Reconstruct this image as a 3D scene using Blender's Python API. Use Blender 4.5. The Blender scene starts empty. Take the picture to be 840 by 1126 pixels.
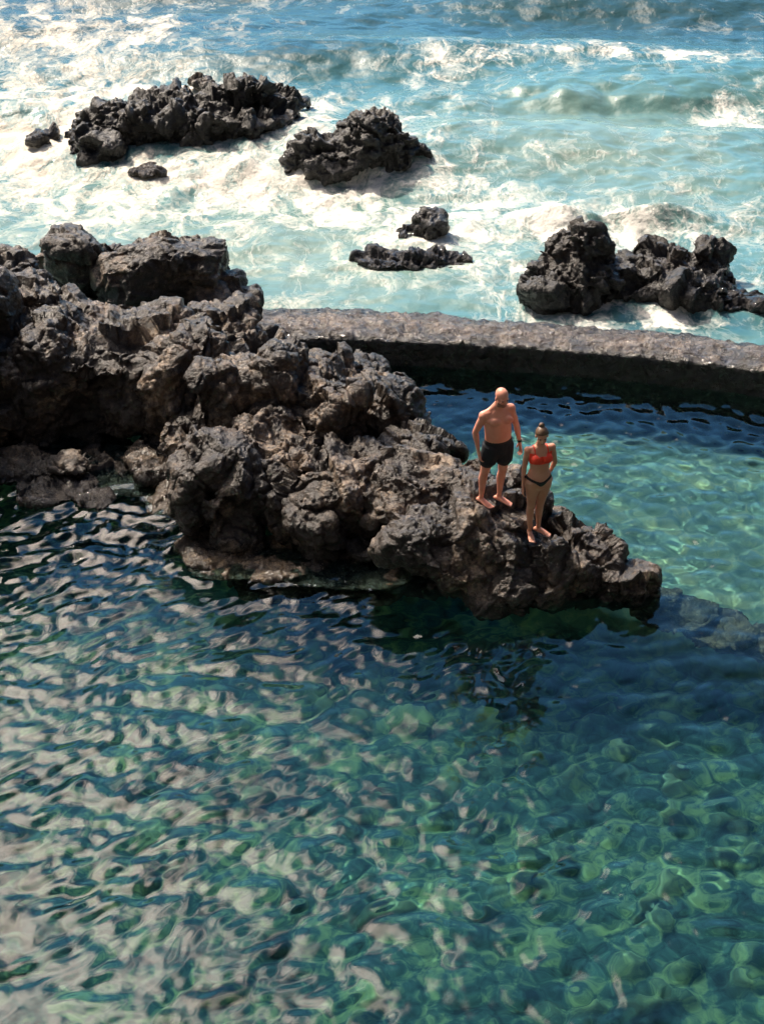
import bpy, bmesh, math, random
import numpy as np
from mathutils import Vector, Matrix
from mathutils.bvhtree import BVHTree

C = bpy.context
sc = C.scene
COL = sc.collection
R = math.radians

# ------------------------------------------------------------------ camera
CAM_H, PITCH, VFOV = 11.9, 32.0, 34.0
cam = bpy.data.objects.new('camera', bpy.data.cameras.new('camera'))
COL.objects.link(cam)
cam.location = (0, 0, CAM_H)
cam.rotation_euler = (R(90 - PITCH), 0, 0)
cam.data.sensor_fit = 'VERTICAL'
cam.data.angle = R(VFOV)
cam.data.clip_start = 0.1
cam.data.clip_end = 6000
sc.camera = cam
PW, PH = 840, 1126
FOC = (PH / 2) / math.tan(R(VFOV / 2))

# ------------------------------------------------------------------ light
SUN_EL, SUN_AZ = 48.0, -40.0
sun_dir = Vector((math.sin(R(SUN_AZ)) * math.cos(R(SUN_EL)),
                  math.cos(R(SUN_AZ)) * math.cos(R(SUN_EL)), math.sin(R(SUN_EL))))
sun = bpy.data.lights.new('sun', 'SUN')
sun.energy = 5.0
sun.angle = R(0.53)
sun.color = (1.0, 0.875, 0.725)
sun_o = bpy.data.objects.new('sun', sun)
COL.objects.link(sun_o)
sun_o.rotation_euler = sun_dir.to_track_quat('Z', 'Y').to_euler()
sun.cycles.is_caustics_light = True

world = bpy.data.worlds.new('World')
sc.world = world
world.use_nodes = True
wt = world.node_tree
bg = wt.nodes['Background']
sky = wt.nodes.new('ShaderNodeTexSky')
sky.sky_type = 'NISHITA'
sky.sun_disc = False
sky.sun_elevation = R(SUN_EL)
sky.sun_rotation = R(SUN_AZ)
sky.dust_density = 0.2
sky.air_density = 1.0
sky.ozone_density = 3.0
bg.inputs[1].default_value = 0.05
# a bank of bright thin cloud round the sun (world directions)
CL_AZ, CL_EL = -37.0, 48.5
cdir = (math.sin(R(CL_AZ)) * math.cos(R(CL_EL)), math.cos(R(CL_AZ)) * math.cos(R(CL_EL)), math.sin(R(CL_EL)))
wtc = wt.nodes.new('ShaderNodeTexCoord')
wdot = wt.nodes.new('ShaderNodeVectorMath'); wdot.operation = 'DOT_PRODUCT'
wdot.inputs[1].default_value = cdir
wt.links.new(wtc.outputs['Generated'], wdot.inputs[0])
wn = wt.nodes.new('ShaderNodeTexNoise')
wn.inputs['Scale'].default_value = 3.2
wn.inputs['Detail'].default_value = 5
wn.inputs['Distortion'].default_value = 0.5
wt.links.new(wtc.outputs['Generated'], wn.inputs['Vector'])
wm = wt.nodes.new('ShaderNodeMath'); wm.operation = 'MULTIPLY_ADD'
wt.links.new(wn.outputs['Fac'], wm.inputs[0]); wm.inputs[1].default_value = 0.26
wt.links.new(wdot.outputs['Value'], wm.inputs[2])
wr = wt.nodes.new('ShaderNodeMapRange'); wr.interpolation_type = 'SMOOTHSTEP'
wr.inputs['From Min'].default_value = math.cos(R(25)) + 0.120
wr.inputs['From Max'].default_value = math.cos(R(9)) + 0.152
wt.links.new(wm.outputs[0], wr.inputs['Value'])
wmix = wt.nodes.new('ShaderNodeMix'); wmix.data_type = 'RGBA'
wt.links.new(wr.outputs[0], wmix.inputs['Factor'])
# gain added to the sky over the sea, for bluer reflections in the water
sdir = (math.sin(R(6)) * math.cos(R(31)), math.cos(R(6)) * math.cos(R(31)), math.sin(R(31)))
sdot = wt.nodes.new('ShaderNodeVectorMath'); sdot.operation = 'DOT_PRODUCT'
sdot.inputs[1].default_value = sdir
wt.links.new(wtc.outputs['Generated'], sdot.inputs[0])
smr = wt.nodes.new('ShaderNodeMapRange'); smr.interpolation_type = 'SMOOTHSTEP'
smr.inputs['From Min'].default_value = math.cos(R(35)); smr.inputs['From Max'].default_value = math.cos(R(16))
wt.links.new(sdot.outputs['Value'], smr.inputs['Value'])
sgain = wt.nodes.new('ShaderNodeMix'); sgain.data_type = 'RGBA'
wt.links.new(smr.outputs[0], sgain.inputs['Factor'])
sgain.inputs['A'].default_value = (1, 1, 1, 1); sgain.inputs['B'].default_value = (2.2, 4.1, 4.7, 1)
smul = wt.nodes.new('ShaderNodeVectorMath'); smul.operation = 'MULTIPLY'
wt.links.new(sky.outputs[0], smul.inputs[0]); wt.links.new(sgain.outputs['Result'], smul.inputs[1])
wt.links.new(smul.outputs[0], wmix.inputs['A'])
CLOUD = 225.0
wmix.inputs['B'].default_value = (CLOUD, CLOUD * 0.86, CLOUD * 0.74, 1)
wt.links.new(wmix.outputs['Result'], bg.inputs[0])

vs = sc.view_settings
vs.view_transform = 'Standard'
vs.look = 'None'
vs.exposure = 0.4
vs.gamma = 1.0
vs.use_curve_mapping = False
cy = sc.cycles
cy.use_denoising = True
cy.caustics_refractive = True
cy.caustics_reflective = True
cy.sample_clamp_indirect = 6
cy.max_bounces = 9
cy.blur_glossy = 0.2

# ------------------------------------------------------------------ maths
def ray(px, py):
    """Direction of the sight line through a photograph point."""
    u, v = (px - PW / 2) / FOC, (PH / 2 - py) / FOC
    p = R(PITCH)
    return Vector((u, math.cos(p) + v * math.sin(p), -math.sin(p) + v * math.cos(p)))

def P(px, py, z=0.0):
    d = ray(px, py)
    t = (z - CAM_H) / d.z
    return Vector((d.x * t, d.y * t, z))

def PY(px, py, Y):
    d = ray(px, py)
    t = Y / d.y
    return Vector((d.x * t, Y, CAM_H + d.z * t))

def ppm(p):
    d = p - Vector((0, 0, CAM_H))
    ax = Vector((0, math.cos(R(PITCH)), -math.sin(R(PITCH))))
    return FOC / d.dot(ax)

def _hash(ix, iy, iz, seed):
    h = (ix.astype(np.uint32) * np.uint32(374761393) + iy.astype(np.uint32) * np.uint32(668265263)
         + iz.astype(np.uint32) * np.uint32(2147483647) + np.uint32((seed * 974634777) & 0xffffffff))
    h = (h ^ (h >> np.uint32(13))) * np.uint32(1274126177)
    h = (h ^ (h >> np.uint32(16))) * np.uint32(2246822519)
    return h ^ (h >> np.uint32(15))

_G = np.random.default_rng(7).normal(size=(256, 3)).astype(np.float32)
_G /= np.linalg.norm(_G, axis=1, keepdims=True)

def perlin(p, seed=0):
    p = p.astype(np.float32)
    f = np.floor(p)
    i = f.astype(np.int64)
    t = p - f
    w = t * t * t * (t * (t * 6 - 15) + 10)
    out = np.zeros(len(p), np.float32)
    for dx in (0, 1):
        wx = w[:, 0] if dx else 1 - w[:, 0]
        for dy in (0, 1):
            wy = w[:, 1] if dy else 1 - w[:, 1]
            for dz in (0, 1):
                wz = w[:, 2] if dz else 1 - w[:, 2]
                g = _G[_hash(i[:, 0] + dx, i[:, 1] + dy, i[:, 2] + dz, seed) & 255]
                out += wx * wy * wz * (g[:, 0] * (t[:, 0] - dx) + g[:, 1] * (t[:, 1] - dy) + g[:, 2] * (t[:, 2] - dz))
    return out * 1.6

def fbm(p, octv=4, seed=0, gain=0.5, billow=False):
    a, s, tot = 1.0, 0.0, np.zeros(len(p), np.float32)
    q = p.copy()
    for k in range(octv):
        n = perlin(q, seed + k * 17)
        tot += a * (np.abs(n) * 2 - 0.6 if billow else n)
        s += a
        a *= gain
        q = q * 2.03 + 3.7
    return tot / s

def worley(p, seed=0):
    """F1 and F2 distances to jittered cell points."""
    f = np.floor(p); i = f.astype(np.int64)
    t = (p - f).astype(np.float32)
    d1 = np.full(len(p), 9, np.float32); d2 = d1.copy()
    for dx in (-1, 0, 1):
        for dy in (-1, 0, 1):
            for dz in (-1, 0, 1):
                h = _hash(i[:, 0] + dx, i[:, 1] + dy, i[:, 2] + dz, seed)
                jx = (h & np.uint32(1023)).astype(np.float32) / 1023
                jy = ((h >> np.uint32(10)) & np.uint32(1023)).astype(np.float32) / 1023
                jz = ((h >> np.uint32(20)) & np.uint32(1023)).astype(np.float32) / 1023
                d = np.sqrt((dx + jx - t[:, 0]) ** 2 + (dy + jy - t[:, 1]) ** 2 + (dz + jz - t[:, 2]) ** 2)
                m = d < d1
                d2 = np.where(m, d1, np.minimum(d2, d))
                d1 = np.where(m, d, d1)
    return d1, d2

def fracture(p, seed=0, tilt=0.5, step=0.25):
    """Broken faces: every cell of rock ends in its own tilted plane, set back or forward of its neighbours."""
    f = np.floor(p); i = f.astype(np.int64)
    t = (p - f).astype(np.float32)
    best = np.full(len(p), 9, np.float32); out = np.zeros(len(p), np.float32)
    for dx in (-1, 0, 1):
        for dy in (-1, 0, 1):
            for dz in (-1, 0, 1):
                h = _hash(i[:, 0] + dx, i[:, 1] + dy, i[:, 2] + dz, seed)
                jx = (h & np.uint32(1023)).astype(np.float32) / 1023
                jy = ((h >> np.uint32(10)) & np.uint32(1023)).astype(np.float32) / 1023
                jz = ((h >> np.uint32(20)) & np.uint32(1023)).astype(np.float32) / 1023
                vx, vy, vz = t[:, 0] - dx - jx, t[:, 1] - dy - jy, t[:, 2] - dz - jz
                d = vx * vx + vy * vy + vz * vz
                g = _G[(h >> np.uint32(7)) & np.uint32(255)]
                val = tilt * (vx * g[:, 0] + vy * g[:, 1] + vz * g[:, 2]) + step * (jx + jy - 1.0)
                m = d < best
                out = np.where(m, val, out); best = np.where(m, d, best)
    return out

def smooth(e0, e1, x):
    t = np.clip((x - e0) / (e1 - e0), 0, 1)
    return t * t * (3 - 2 * t)

# ------------------------------------------------------------------ node helper
class N:
    def __init__(self, name):
        self.m = bpy.data.materials.new(name)
        self.m.use_nodes = True
        self.t = self.m.node_tree
        self.b = self.t.nodes['Principled BSDF']
        self.out = self.t.nodes['Material Output']
    def n(self, kind, **kw):
        nd = self.t.nodes.new('ShaderNode' + kind)
        for k, v in kw.items():
            if hasattr(nd, k) and k not in nd.inputs:
                setattr(nd, k, v)
            else:
                nd.inputs[k].default_value = v
        return nd
    def l(self, a, b):
        self.t.links.new(a, b)
    def noise(self, scale, detail=4, rough=0.5, dist=0.0, vec=None):
        nd = self.n('TexNoise')
        nd.inputs['Scale'].default_value = scale
        nd.inputs['Detail'].default_value = detail
        nd.inputs['Roughness'].default_value = rough
        nd.inputs['Distortion'].default_value = dist
        self.l(vec if vec is not None else self.pos(), nd.inputs['Vector'])
        return nd.outputs['Fac']
    def pos(self):
        if not hasattr(self, '_g'):
            self._g = self.n('NewGeometry')
        return self._g.outputs['Position']
    def sep_z(self):
        s = self.n('SeparateXYZ'); self.l(self.pos(), s.inputs[0])
        return s.outputs['Z']
    def math(self, op, a, b=None, c=None):
        nd = self.n('Math'); nd.operation = op
        for i, v in enumerate((a, b, c)):
            if v is None: continue
            if isinstance(v, (int, float)): nd.inputs[i].default_value = v
            else: self.l(v, nd.inputs[i])
        return nd.outputs[0]
    def rng(self, v, a, b, c=0.0, d=1.0, sm=True):
        nd = self.n('MapRange')
        if sm: nd.interpolation_type = 'SMOOTHSTEP'
        for k, x in zip(('From Min', 'From Max', 'To Min', 'To Max'), (a, b, c, d)):
            nd.inputs[k].default_value = x
        self.l(v, nd.inputs['Value'])
        return nd.outputs[0]
    def mix(self, f, a, b):
        nd = self.n('Mix'); nd.data_type = 'RGBA'
        for s, v in (('Factor', f), ('A', a), ('B', b)):
            if isinstance(v, (int, float)): nd.inputs[s].default_value = v
            elif isinstance(v, (tuple, list)): nd.inputs[s].default_value = (*v[:3], 1)
            else: self.l(v, nd.inputs[s])
        return nd.outputs['Result']
    def ramp(self, v, stops):
        nd = self.n('ValToRGB'); e = nd.color_ramp.elements
        while len(e) < len(stops): e.new(0.5)
        for k, (p, c) in enumerate(stops):
            e[k].position = p; e[k].color = (*c, 1)
        self.l(v, nd.inputs[0])
        return nd.outputs[0]
    def attr(self, name):
        nd = self.n('Attribute'); nd.attribute_name = name
        return nd.outputs['Fac']
    def bump(self, h, dist, strength=1.0, prev=None):
        nd = self.n('Bump')
        nd.inputs['Strength'].default_value = strength
        nd.inputs['Distance'].default_value = dist
        self.l(h, nd.inputs['Height'])
        if prev is not None: self.l(prev, nd.inputs['Normal'])
        return nd.outputs[0]
    def set(self, **kw):
        for k, v in kw.items():
            k = k.replace('_', ' ')
            if isinstance(v, (int, float)): self.b.inputs[k].default_value = v
            elif isinstance(v, (tuple, list)): self.b.inputs[k].default_value = (*v[:3], 1)
            else: self.l(v, self.b.inputs[k])
        return self.m

def rock_material(name, dark, mid, pale, wet_top=0.28, pale_pos=0.64, rough=0.36):
    k = N(name)
    big = k.noise(1.1, 5, 0.6)
    fine = k.noise(9.0, 6, 0.65)
    grit = k.noise(55.0, 4, 0.6)
    v = k.math('ADD', k.math('MULTIPLY', big, 0.5), k.math('ADD', k.math('MULTIPLY', fine, 0.35), k.math('MULTIPLY', grit, 0.15)))
    col = k.ramp(v, [(0.39, dark), (0.52, mid), (pale_pos, pale)])
    spots = k.rng(k.noise(34.0, 2, 0.5), 0.66, 0.74)
    col = k.mix(k.math('MULTIPLY', spots, 0.45), col, (0.42, 0.36, 0.29))
    # damp, algae-dark band above the water
    zz = k.math('ADD', k.sep_z(), k.math('MULTIPLY', k.noise(2.2, 3), -0.35))
    wet = k.rng(zz, wet_top - 0.17, wet_top - 0.17 - 0.22)
    col = k.mix(k.math('MULTIPLY', wet, 0.72), col, (0.018, 0.016, 0.014))
    vor = k.n('TexVoronoi'); vor.inputs['Scale'].default_value = 15.0
    k.l(k.pos(), vor.inputs['Vector'])
    b1 = k.bump(k.noise(7.0, 6, 0.66, 0.5), 0.08, 1.0)
    b2 = k.bump(vor.outputs['Distance'], 0.02, 0.5, b1)
    b3 = k.bump(k.noise(38.0, 5, 0.65), 0.016, 0.9, b2)
    r = k.math('SUBTRACT', rough, k.math('MULTIPLY', wet, 0.42))
    rv = k.math('ADD', r, k.math('MULTIPLY', k.math('SUBTRACT', k.noise(20.0, 4), 0.5), 0.35))
    k.b.inputs['Specular IOR Level'].default_value = 0.6
    return k.set(Base_Color=col, Roughness=rv, Normal=b3)

M_ROCK = rock_material('lava rock', (0.007, 0.006, 0.0052), (0.033, 0.024, 0.018), (0.25, 0.182, 0.127))
M_ROCK_WARM = rock_material('weathered lava rock', (0.0075, 0.0062, 0.0052), (0.042, 0.030, 0.022), (0.36, 0.263, 0.183))
M_ROCK_SEA = rock_material('sea battered rock', (0.006, 0.0055, 0.005), (0.013, 0.011, 0.0095), (0.075, 0.056, 0.043), wet_top=0.5, pale_pos=0.7, rough=0.42)
M_ROCK_SUNK = rock_material('submerged rock', (0.02, 0.022, 0.014), (0.085, 0.065, 0.035), (0.19, 0.14, 0.07), wet_top=-5)

M_ROCK_WET = rock_material('wave washed rock', (0.018, 0.014, 0.010), (0.06, 0.042, 0.027), (0.20, 0.14, 0.08), wet_top=-5, rough=0.15)

# ------------------------------------------------------------------ object helpers
def link(o, parent=None):
    COL.objects.link(o)
    if parent is not None: o.parent = parent
    return o

def props(o, label=None, cat=None, group=None, kind=None):
    if label: o['label'] = label
    if cat: o['category'] = cat
    if group: o['group'] = group
    if kind: o['kind'] = kind
    return o

def mesh_obj(name, verts, faces, mat, parent=None, smooth_shade=True):
    me = bpy.data.meshes.new(name)
    me.from_pydata(verts, [], faces)
    me.update()
    if smooth_shade:
        me.polygons.foreach_set('use_smooth', [True] * len(me.polygons))
    me.materials.append(mat)
    return link(bpy.data.objects.new(name, me), parent)

def coords(me):
    a = np.empty(len(me.vertices) * 3, np.float32)
    me.vertices.foreach_get('co', a)
    return a.reshape(-1, 3)

def normals(me):
    a = np.empty(len(me.vertices) * 3, np.float32)
    me.vertex_normals.foreach_get('vector', a)
    return a.reshape(-1, 3)

def set_coords(me, a):
    me.vertices.foreach_set('co', np.ascontiguousarray(a, np.float32).ravel())
    me.update()

def remeshed(bm, voxel, name):
    """Fuse everything in bm into one closed skin."""
    me = bpy.data.meshes.new('tmp')
    bm.to_mesh(me); bm.free()
    o = bpy.data.objects.new('tmp', me)
    COL.objects.link(o)
    md = o.modifiers.new('r', 'REMESH')
    md.mode = 'VOXEL'; md.voxel_size = voxel; md.use_smooth_shade = True
    dg = C.evaluated_depsgraph_get()
    new = bpy.data.meshes.new_from_object(o.evaluated_get(dg))
    new.name = name
    bpy.data.objects.remove(o); bpy.data.meshes.remove(me)
    new.polygons.foreach_set('use_smooth', [True] * len(new.polygons))
    return new

def ico(bm, c, r, sub=4, rot=None, seed=None, lump=0.18):
    res = bmesh.ops.create_icosphere(bm, subdivisions=sub, radius=1.0)
    vsx = res['verts']
    a = np.array([v.co[:] for v in vsx], np.float32)
    if seed is not None:
        n = fbm(a * 1.3 + seed * 5.17, 3, seed)
        # a little squareness so that boulders are not balls
        a = a * (1 + lump * 1.6 * n)[:, None]
        a = np.sign(a) * np.abs(a) ** 0.82
        rs = np.random.default_rng(seed)
        for _ in range(7):                              # broken faces
            pn = rs.normal(size=3); pn[2] *= 0.8; pn /= np.linalg.norm(pn)
            s_ = a @ pn.astype(np.float32) - rs.uniform(0.62, 0.92)
            a = a - np.outer(np.maximum(s_, 0) * 0.9, pn).astype(np.float32)
        a *= 1.08
    a = a * np.array(r, np.float32)
    if rot: a = a @ np.array(Matrix.Rotation(rot, 3, 'Z')).T.astype(np.float32)
    a += np.array(c[:], np.float32)
    for v, q in zip(vsx, a): v.co = q

def E(px, py, w, h, zc, ry, rot=0.0):
    """A lump whose outline covers about w x h pixels (half sizes) round a photograph point, its centre zc above the water."""
    c = P(px, py, zc)
    s = ppm(c)
    dep = math.atan2(CAM_H - zc, c.y)
    rz2 = (h / s) ** 2 - (ry * math.sin(dep)) ** 2
    rz = math.sqrt(max(rz2, (0.25 * h / s) ** 2)) / math.cos(dep)
    return (c, (w / s, ry, rz), rot)

PADS = []      # level footholds: x, y, z, radius
ROCKS = []

def rock(name, label, lumps, mat, voxel=0.022, seed=1, amp=1.0, style='bulb', cat='rock', group=None, floor=-0.9):
    bm = bmesh.new()
    for k, L in enumerate(lumps):
        c, r, rot = L
        ico(bm, c, r, 4 if max(r) < 1.2 else 5, rot, seed * 31 + k)
    me = remeshed(bm, voxel, name)
    a = coords(me); n = normals(me)
    sz = amp
    warp = np.stack([fbm(a * 1.1 + 11, 2, seed), fbm(a * 1.1 + 23, 2, seed + 3), fbm(a * 1.1 + 37, 2, seed + 5)], 1)
    if style == 'bulb':       # lava lobes and folds parted by creases
        q = a + 0.3 * warp
        q = q @ np.array(Matrix.Rotation(0.6, 3, (0.3, 0.2, 1.0))).astype(np.float32)
        d1, d2 = worley(q * np.array([2.1, 1.2, 1.0], np.float32), seed)
        d = 0.05 * smooth(0.0, 0.10, d2 - d1) - 0.04
        d += 0.22 * fbm(q * 0.95, 2, seed + 9)
        qw = a + 0.16 * warp + 0.035 * fbm(a * 4.0, 2, 31)[:, None]
        d += 0.34 * fracture(qw * np.array([1.25, 1.05, 1.3], np.float32), 3, 0.5, 0.22)
        d += 0.09 * fracture(qw * np.array([3.0, 2.6, 3.3], np.float32), 4, 0.6, 0.25)
        fold = 1 - 2 * np.abs(perlin(q * np.array([2.6, 1.5, 1.1], np.float32) + 0.3 * warp, 77))
        d += 0.06 * (fold - 0.4)
        d += 0.04 * fbm(q * 2.4, 3, 44)
    elif style == 'jag':      # clinkery, spiky
        q = a + 0.35 * warp
        d = 0.26 * fbm(q * 1.5, 3, seed + 2, 0.55) + 0.10 * (0.5 - 2 * np.abs(fbm(q * 2.2, 3, seed + 6)))
        d += 0.30 * fracture(q * 1.8, seed + 5, 0.6, 0.25) + 0.14 * fracture(q * 4.6, seed + 7, 0.6, 0.3)
        d1, d2 = worley(q * np.array([6.5, 6.5, 5.0], np.float32), seed + 1)
        d += 0.05 * (0.5 - d1)
        d1, d2 = worley(a * 13.0, seed + 2)
        d += 0.035 * (0.5 - d1)
    else:                     # slabs and strata
        q = a + 0.35 * warp
        q = q @ np.array(Matrix.Rotation(0.5, 3, (0.8, 0.3, 0.4))).astype(np.float32)
        d1, d2 = worley(q * np.array([0.9, 1.0, 1.8], np.float32), seed)
        d = 0.08 * smooth(0.0, 0.12, d2 - d1) - 0.06
        d += 0.34 * fracture((a + 0.16 * warp) * np.array([1.3, 1.3, 1.6], np.float32), seed + 5, 0.5, 0.2) + 0.12 * fracture((a + 0.1 * warp) * 3.6, seed + 6, 0.6, 0.25)
        d += 0.34 * fbm(q * 0.8, 4, seed + 9, 0.5)
        d += 0.09 * fbm(q * np.array([1.8, 2.2, 3.8], np.float32), 4, seed + 4, billow=True) * smooth(-0.4, 0.3, fbm(a * 0.7, 2, seed + 70))
    a = a + n * (d * sz)[:, None]
    set_coords(me, a); n = normals(me)
    d = 0.032 * fbm(a * 5.0, 4, seed + 40) + 0.016 * fbm(a * 12.0, 3, seed + 50, billow=True)
    d1, d2 = worley(a * 9.0, seed + 8)
    d -= 0.030 * smooth(0.38, 0.12, d1) * smooth(-0.1, 0.3, fbm(a * 1.7, 2, seed + 60))   # pits
    d += 0.03 * (0.45 - 2 * np.abs(fbm(a * np.array([3.2, 3.2, 5.0], np.float32) + 9, 4, seed + 81, 0.6)))
    a = a + n * (d * sz)[:, None]
    for (x, y, z, r) in PADS:
        dd = np.hypot(a[:, 0] - x, a[:, 1] - y)
        w = smooth(r * 1.7, r * 0.8, dd) * (a[:, 2] > z - 0.30)
        a[:, 2] = a[:, 2] * (1 - w) + np.minimum(a[:, 2], z) * w
    set_coords(me, a)
    me.materials.append(mat)
    o = link(bpy.data.objects.new(name, me))
    props(o, label, cat, group)
    o.cycles.is_caustics_receiver = True
    ROCKS.append(o)
    return o

# ------------------------------------------------------------------ the line of the pool wall
def catmull(pts, m):
    pts = np.array(pts, float)
    p = np.vstack([2 * pts[0] - pts[1], pts, 2 * pts[-1] - pts[-2]])
    out = []
    for i in range(1, len(p) - 2):
        for t in np.linspace(0, 1, m, endpoint=False):
            out.append(0.5 * ((2 * p[i]) + (-p[i - 1] + p[i + 1]) * t + (2 * p[i - 1] - 5 * p[i] + 4 * p[i + 1] - p[i + 2]) * t * t
                              + (-p[i - 1] + 3 * p[i] - 3 * p[i + 1] + p[i + 2]) * t ** 3))
    out.append(p[-2])
    return np.array(out)

WALL_Z = 0.46
wb = [P(x, y, WALL_Z) for x, y in ((215, 338), (290, 340), (370, 338), (450, 342), (560, 351), (700, 362), (840, 376))]
wf = [P(x, y, WALL_Z) for x, y in ((215, 368), (290, 370), (370, 370), (450, 373), (560, 379), (700, 390), (840, 406))]
for lst in (wb, wf):
    d = (lst[-1] - lst[-2]).normalized()
    for k in range(4): lst.append(lst[-1] + (d + Vector((0.05, -0.12 * (k + 1), 0))).normalized() * 1.8)
WB = catmull([v[:] for v in wb], 40)
WF = catmull([v[:] for v in wf], 40)
WC = (WB + WF) / 2
def wall_y(x):
    return np.interp(x, WC[:, 0], WC[:, 1], left=WC[0, 1], right=WC[-1, 1])

# ------------------------------------------------------------------ pool water
def grid_obj(name, X, Y, Z, mat, attrs=None):
    n, m = X.shape
    v = np.stack([X, Y, Z], -1).reshape(-1, 3).astype(np.float32)
    i = np.arange(n * m).reshape(n, m)
    f = np.stack([i[:-1, :-1], i[:-1, 1:], i[1:, 1:], i[1:, :-1]], -1).reshape(-1, 4)
    me = bpy.data.meshes.new(name)
    me.vertices.add(n * m); me.vertices.foreach_set('co', v.ravel())
    me.loops.add(f.size); me.loops.foreach_set('vertex_index', f.ravel().astype(np.int32))
    me.polygons.add(len(f)); me.polygons.foreach_set('loop_start', np.arange(0, f.size, 4, dtype=np.int32))
    me.polygons.foreach_set('use_smooth', [True] * len(f))
    me.update(calc_edges=True); me.validate()
    for k, a in (attrs or {}).items():
        at = me.attributes.new(k, 'FLOAT', 'POINT')
        at.data.foreach_set('value', a.astype(np.float32).ravel())
    me.materials.append(mat)
    return link(bpy.data.objects.new(name, me))

k = N('pool water')
k.set(Base_Color=(0.47, 0.83, 0.86), Roughness=0.0, IOR=1.333)
k.b.inputs['Transmission Weight'].default_value = 1.0
M_POOL = k.m

xs = np.concatenate([np.linspace(-15, -6.4, 60, endpoint=False), np.linspace(-6.4, 6.6, 390, endpoint=False), np.linspace(6.6, 15, 60)])
ts = np.linspace(0, 1, 520)
X = np.tile(xs, (len(ts), 1))
y0 = 7.5
Y = y0 + ts[:, None] * (wall_y(xs)[None, :] - y0)
flat = np.stack([X.ravel(), Y.ravel(), np.zeros(X.size)], 1)
# calmer near the wall and in the upper pool, choppier to the left
splash = P(165, 585)
rr = np.hypot(X - splash.x, Y - splash.y)
dline = (X - P(720, 650).x) * 0.55 + (Y - P(720, 650).y)          # >0: the shallow upper pool
upper = smooth(-0.3, 0.9, dline) * smooth(P(520, 600).x, P(600, 560).x, X)
gust = 0.8 + 0.7 * fbm(flat * 0.45, 2, 5).reshape(X.shape)
lowamp = np.clip(gust, 0.35, 1.6) * (1.0 - 0.30 * upper)
lowamp *= 1.0 - 0.45 * smooth(P(400, 720).y, P(400, 650).y, Y) * smooth(P(330, 680).x, P(520, 680).x, X)
rg = np.random.default_rng(11)
wleft = smooth(0.6, -2.6, X + 0.9 * fbm(flat * 0.35, 2, 15).reshape(X.shape))
Z = np.zeros_like(X)
wx = 0.25 * fbm(flat * 0.6 + 3, 2, 21).reshape(X.shape); wy = 0.25 * fbm(flat * 0.6 + 9, 2, 31).reshape(X.shape)
for q in range(96):
    lam = 0.15 * (0.78 / 0.15) ** (rg.random() ** 1.0)
    fam = q % 4
    th = R(120 if fam in (1, 2) else 58) + rg.normal() * 0.42 if fam else rg.uniform(0, 6.283)
    wgt = 1.0 if fam == 0 else (0.62 + 0.55 * wleft if fam in (1, 2) else 0.50)
    if fam == 3: lam *= 0.72
    kk = 6.2832 / lam
    Z += wgt * lam * 0.0039 * np.sin(kk * ((X + wx) * math.cos(th) + (Y + wy) * math.sin(th)) + rg.uniform(0, 6.283))
lowamp *= 1.0 + 0.75 * np.exp(-((X - P(90, 640).x) / 1.9) ** 2 - ((Y - P(90, 620).y) / 2.2) ** 2)
Z *= lowamp
n2 = fbm(flat * 3.2, 2, 77).reshape(X.shape)
Z += 0.010 * n2 * lowamp
# rings and chop where water pours off the ledge
Z += 0.010 * np.sin(rr * 6.2832 / 0.42 + 2.5 * fbm(flat * 0.9, 2, 91).reshape(X.shape)) * np.exp(-(rr / 1.5) ** 2) * smooth(0.2, 0.8, rr)
Z += 0.085 * fbm(flat * 3.0, 3, 51).reshape(X.shape) * np.exp(-(np.hypot((X - splash.x) / 1.0, (Y - splash.y - 0.15) / 0.55)) ** 2)
for q in range(36):
    lam = rg.uniform(0.17, 0.42); th = rg.uniform(0, 6.283); kk = 6.2832 / lam
    Z += upper * lam * 0.0042 * np.sin(kk * ((X + wx) * math.cos(th) + (Y + wy) * math.sin(th)) + rg.uniform(0, 6.283))
foot_ = np.exp(-(np.hypot((X - P(250, 605).x) / 1.1, (Y - P(250, 605).y) / 0.45)) ** 2)
Z += 0.035 * fbm(flat * 5.0, 3, 52).reshape(X.shape) * foot_
pool = grid_obj('pool_water', X, Y, Z, M_POOL)
props(pool, kind='structure')
pool.cycles.is_caustics_caster = True

# ------------------------------------------------------------------ seabed of the pool
k = N('pool bottom')
v1 = k.noise(1.6, 5, 0.6, 0.6)
v2 = k.noise(6.5, 4, 0.6)
stone = k.attr('stone')
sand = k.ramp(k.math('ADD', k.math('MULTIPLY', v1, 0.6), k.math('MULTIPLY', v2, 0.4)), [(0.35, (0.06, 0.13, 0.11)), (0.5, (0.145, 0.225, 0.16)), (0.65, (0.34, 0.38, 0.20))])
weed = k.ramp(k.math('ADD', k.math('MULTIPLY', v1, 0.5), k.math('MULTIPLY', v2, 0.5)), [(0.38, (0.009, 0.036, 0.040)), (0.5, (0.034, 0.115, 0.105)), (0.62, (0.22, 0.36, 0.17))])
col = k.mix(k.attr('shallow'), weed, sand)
col = k.mix(k.math('MULTIPLY', stone, 0.5), col, (0.40, 0.55, 0.25))
M_BED = k.set(Base_Color=col, Roughness=0.9)

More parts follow.
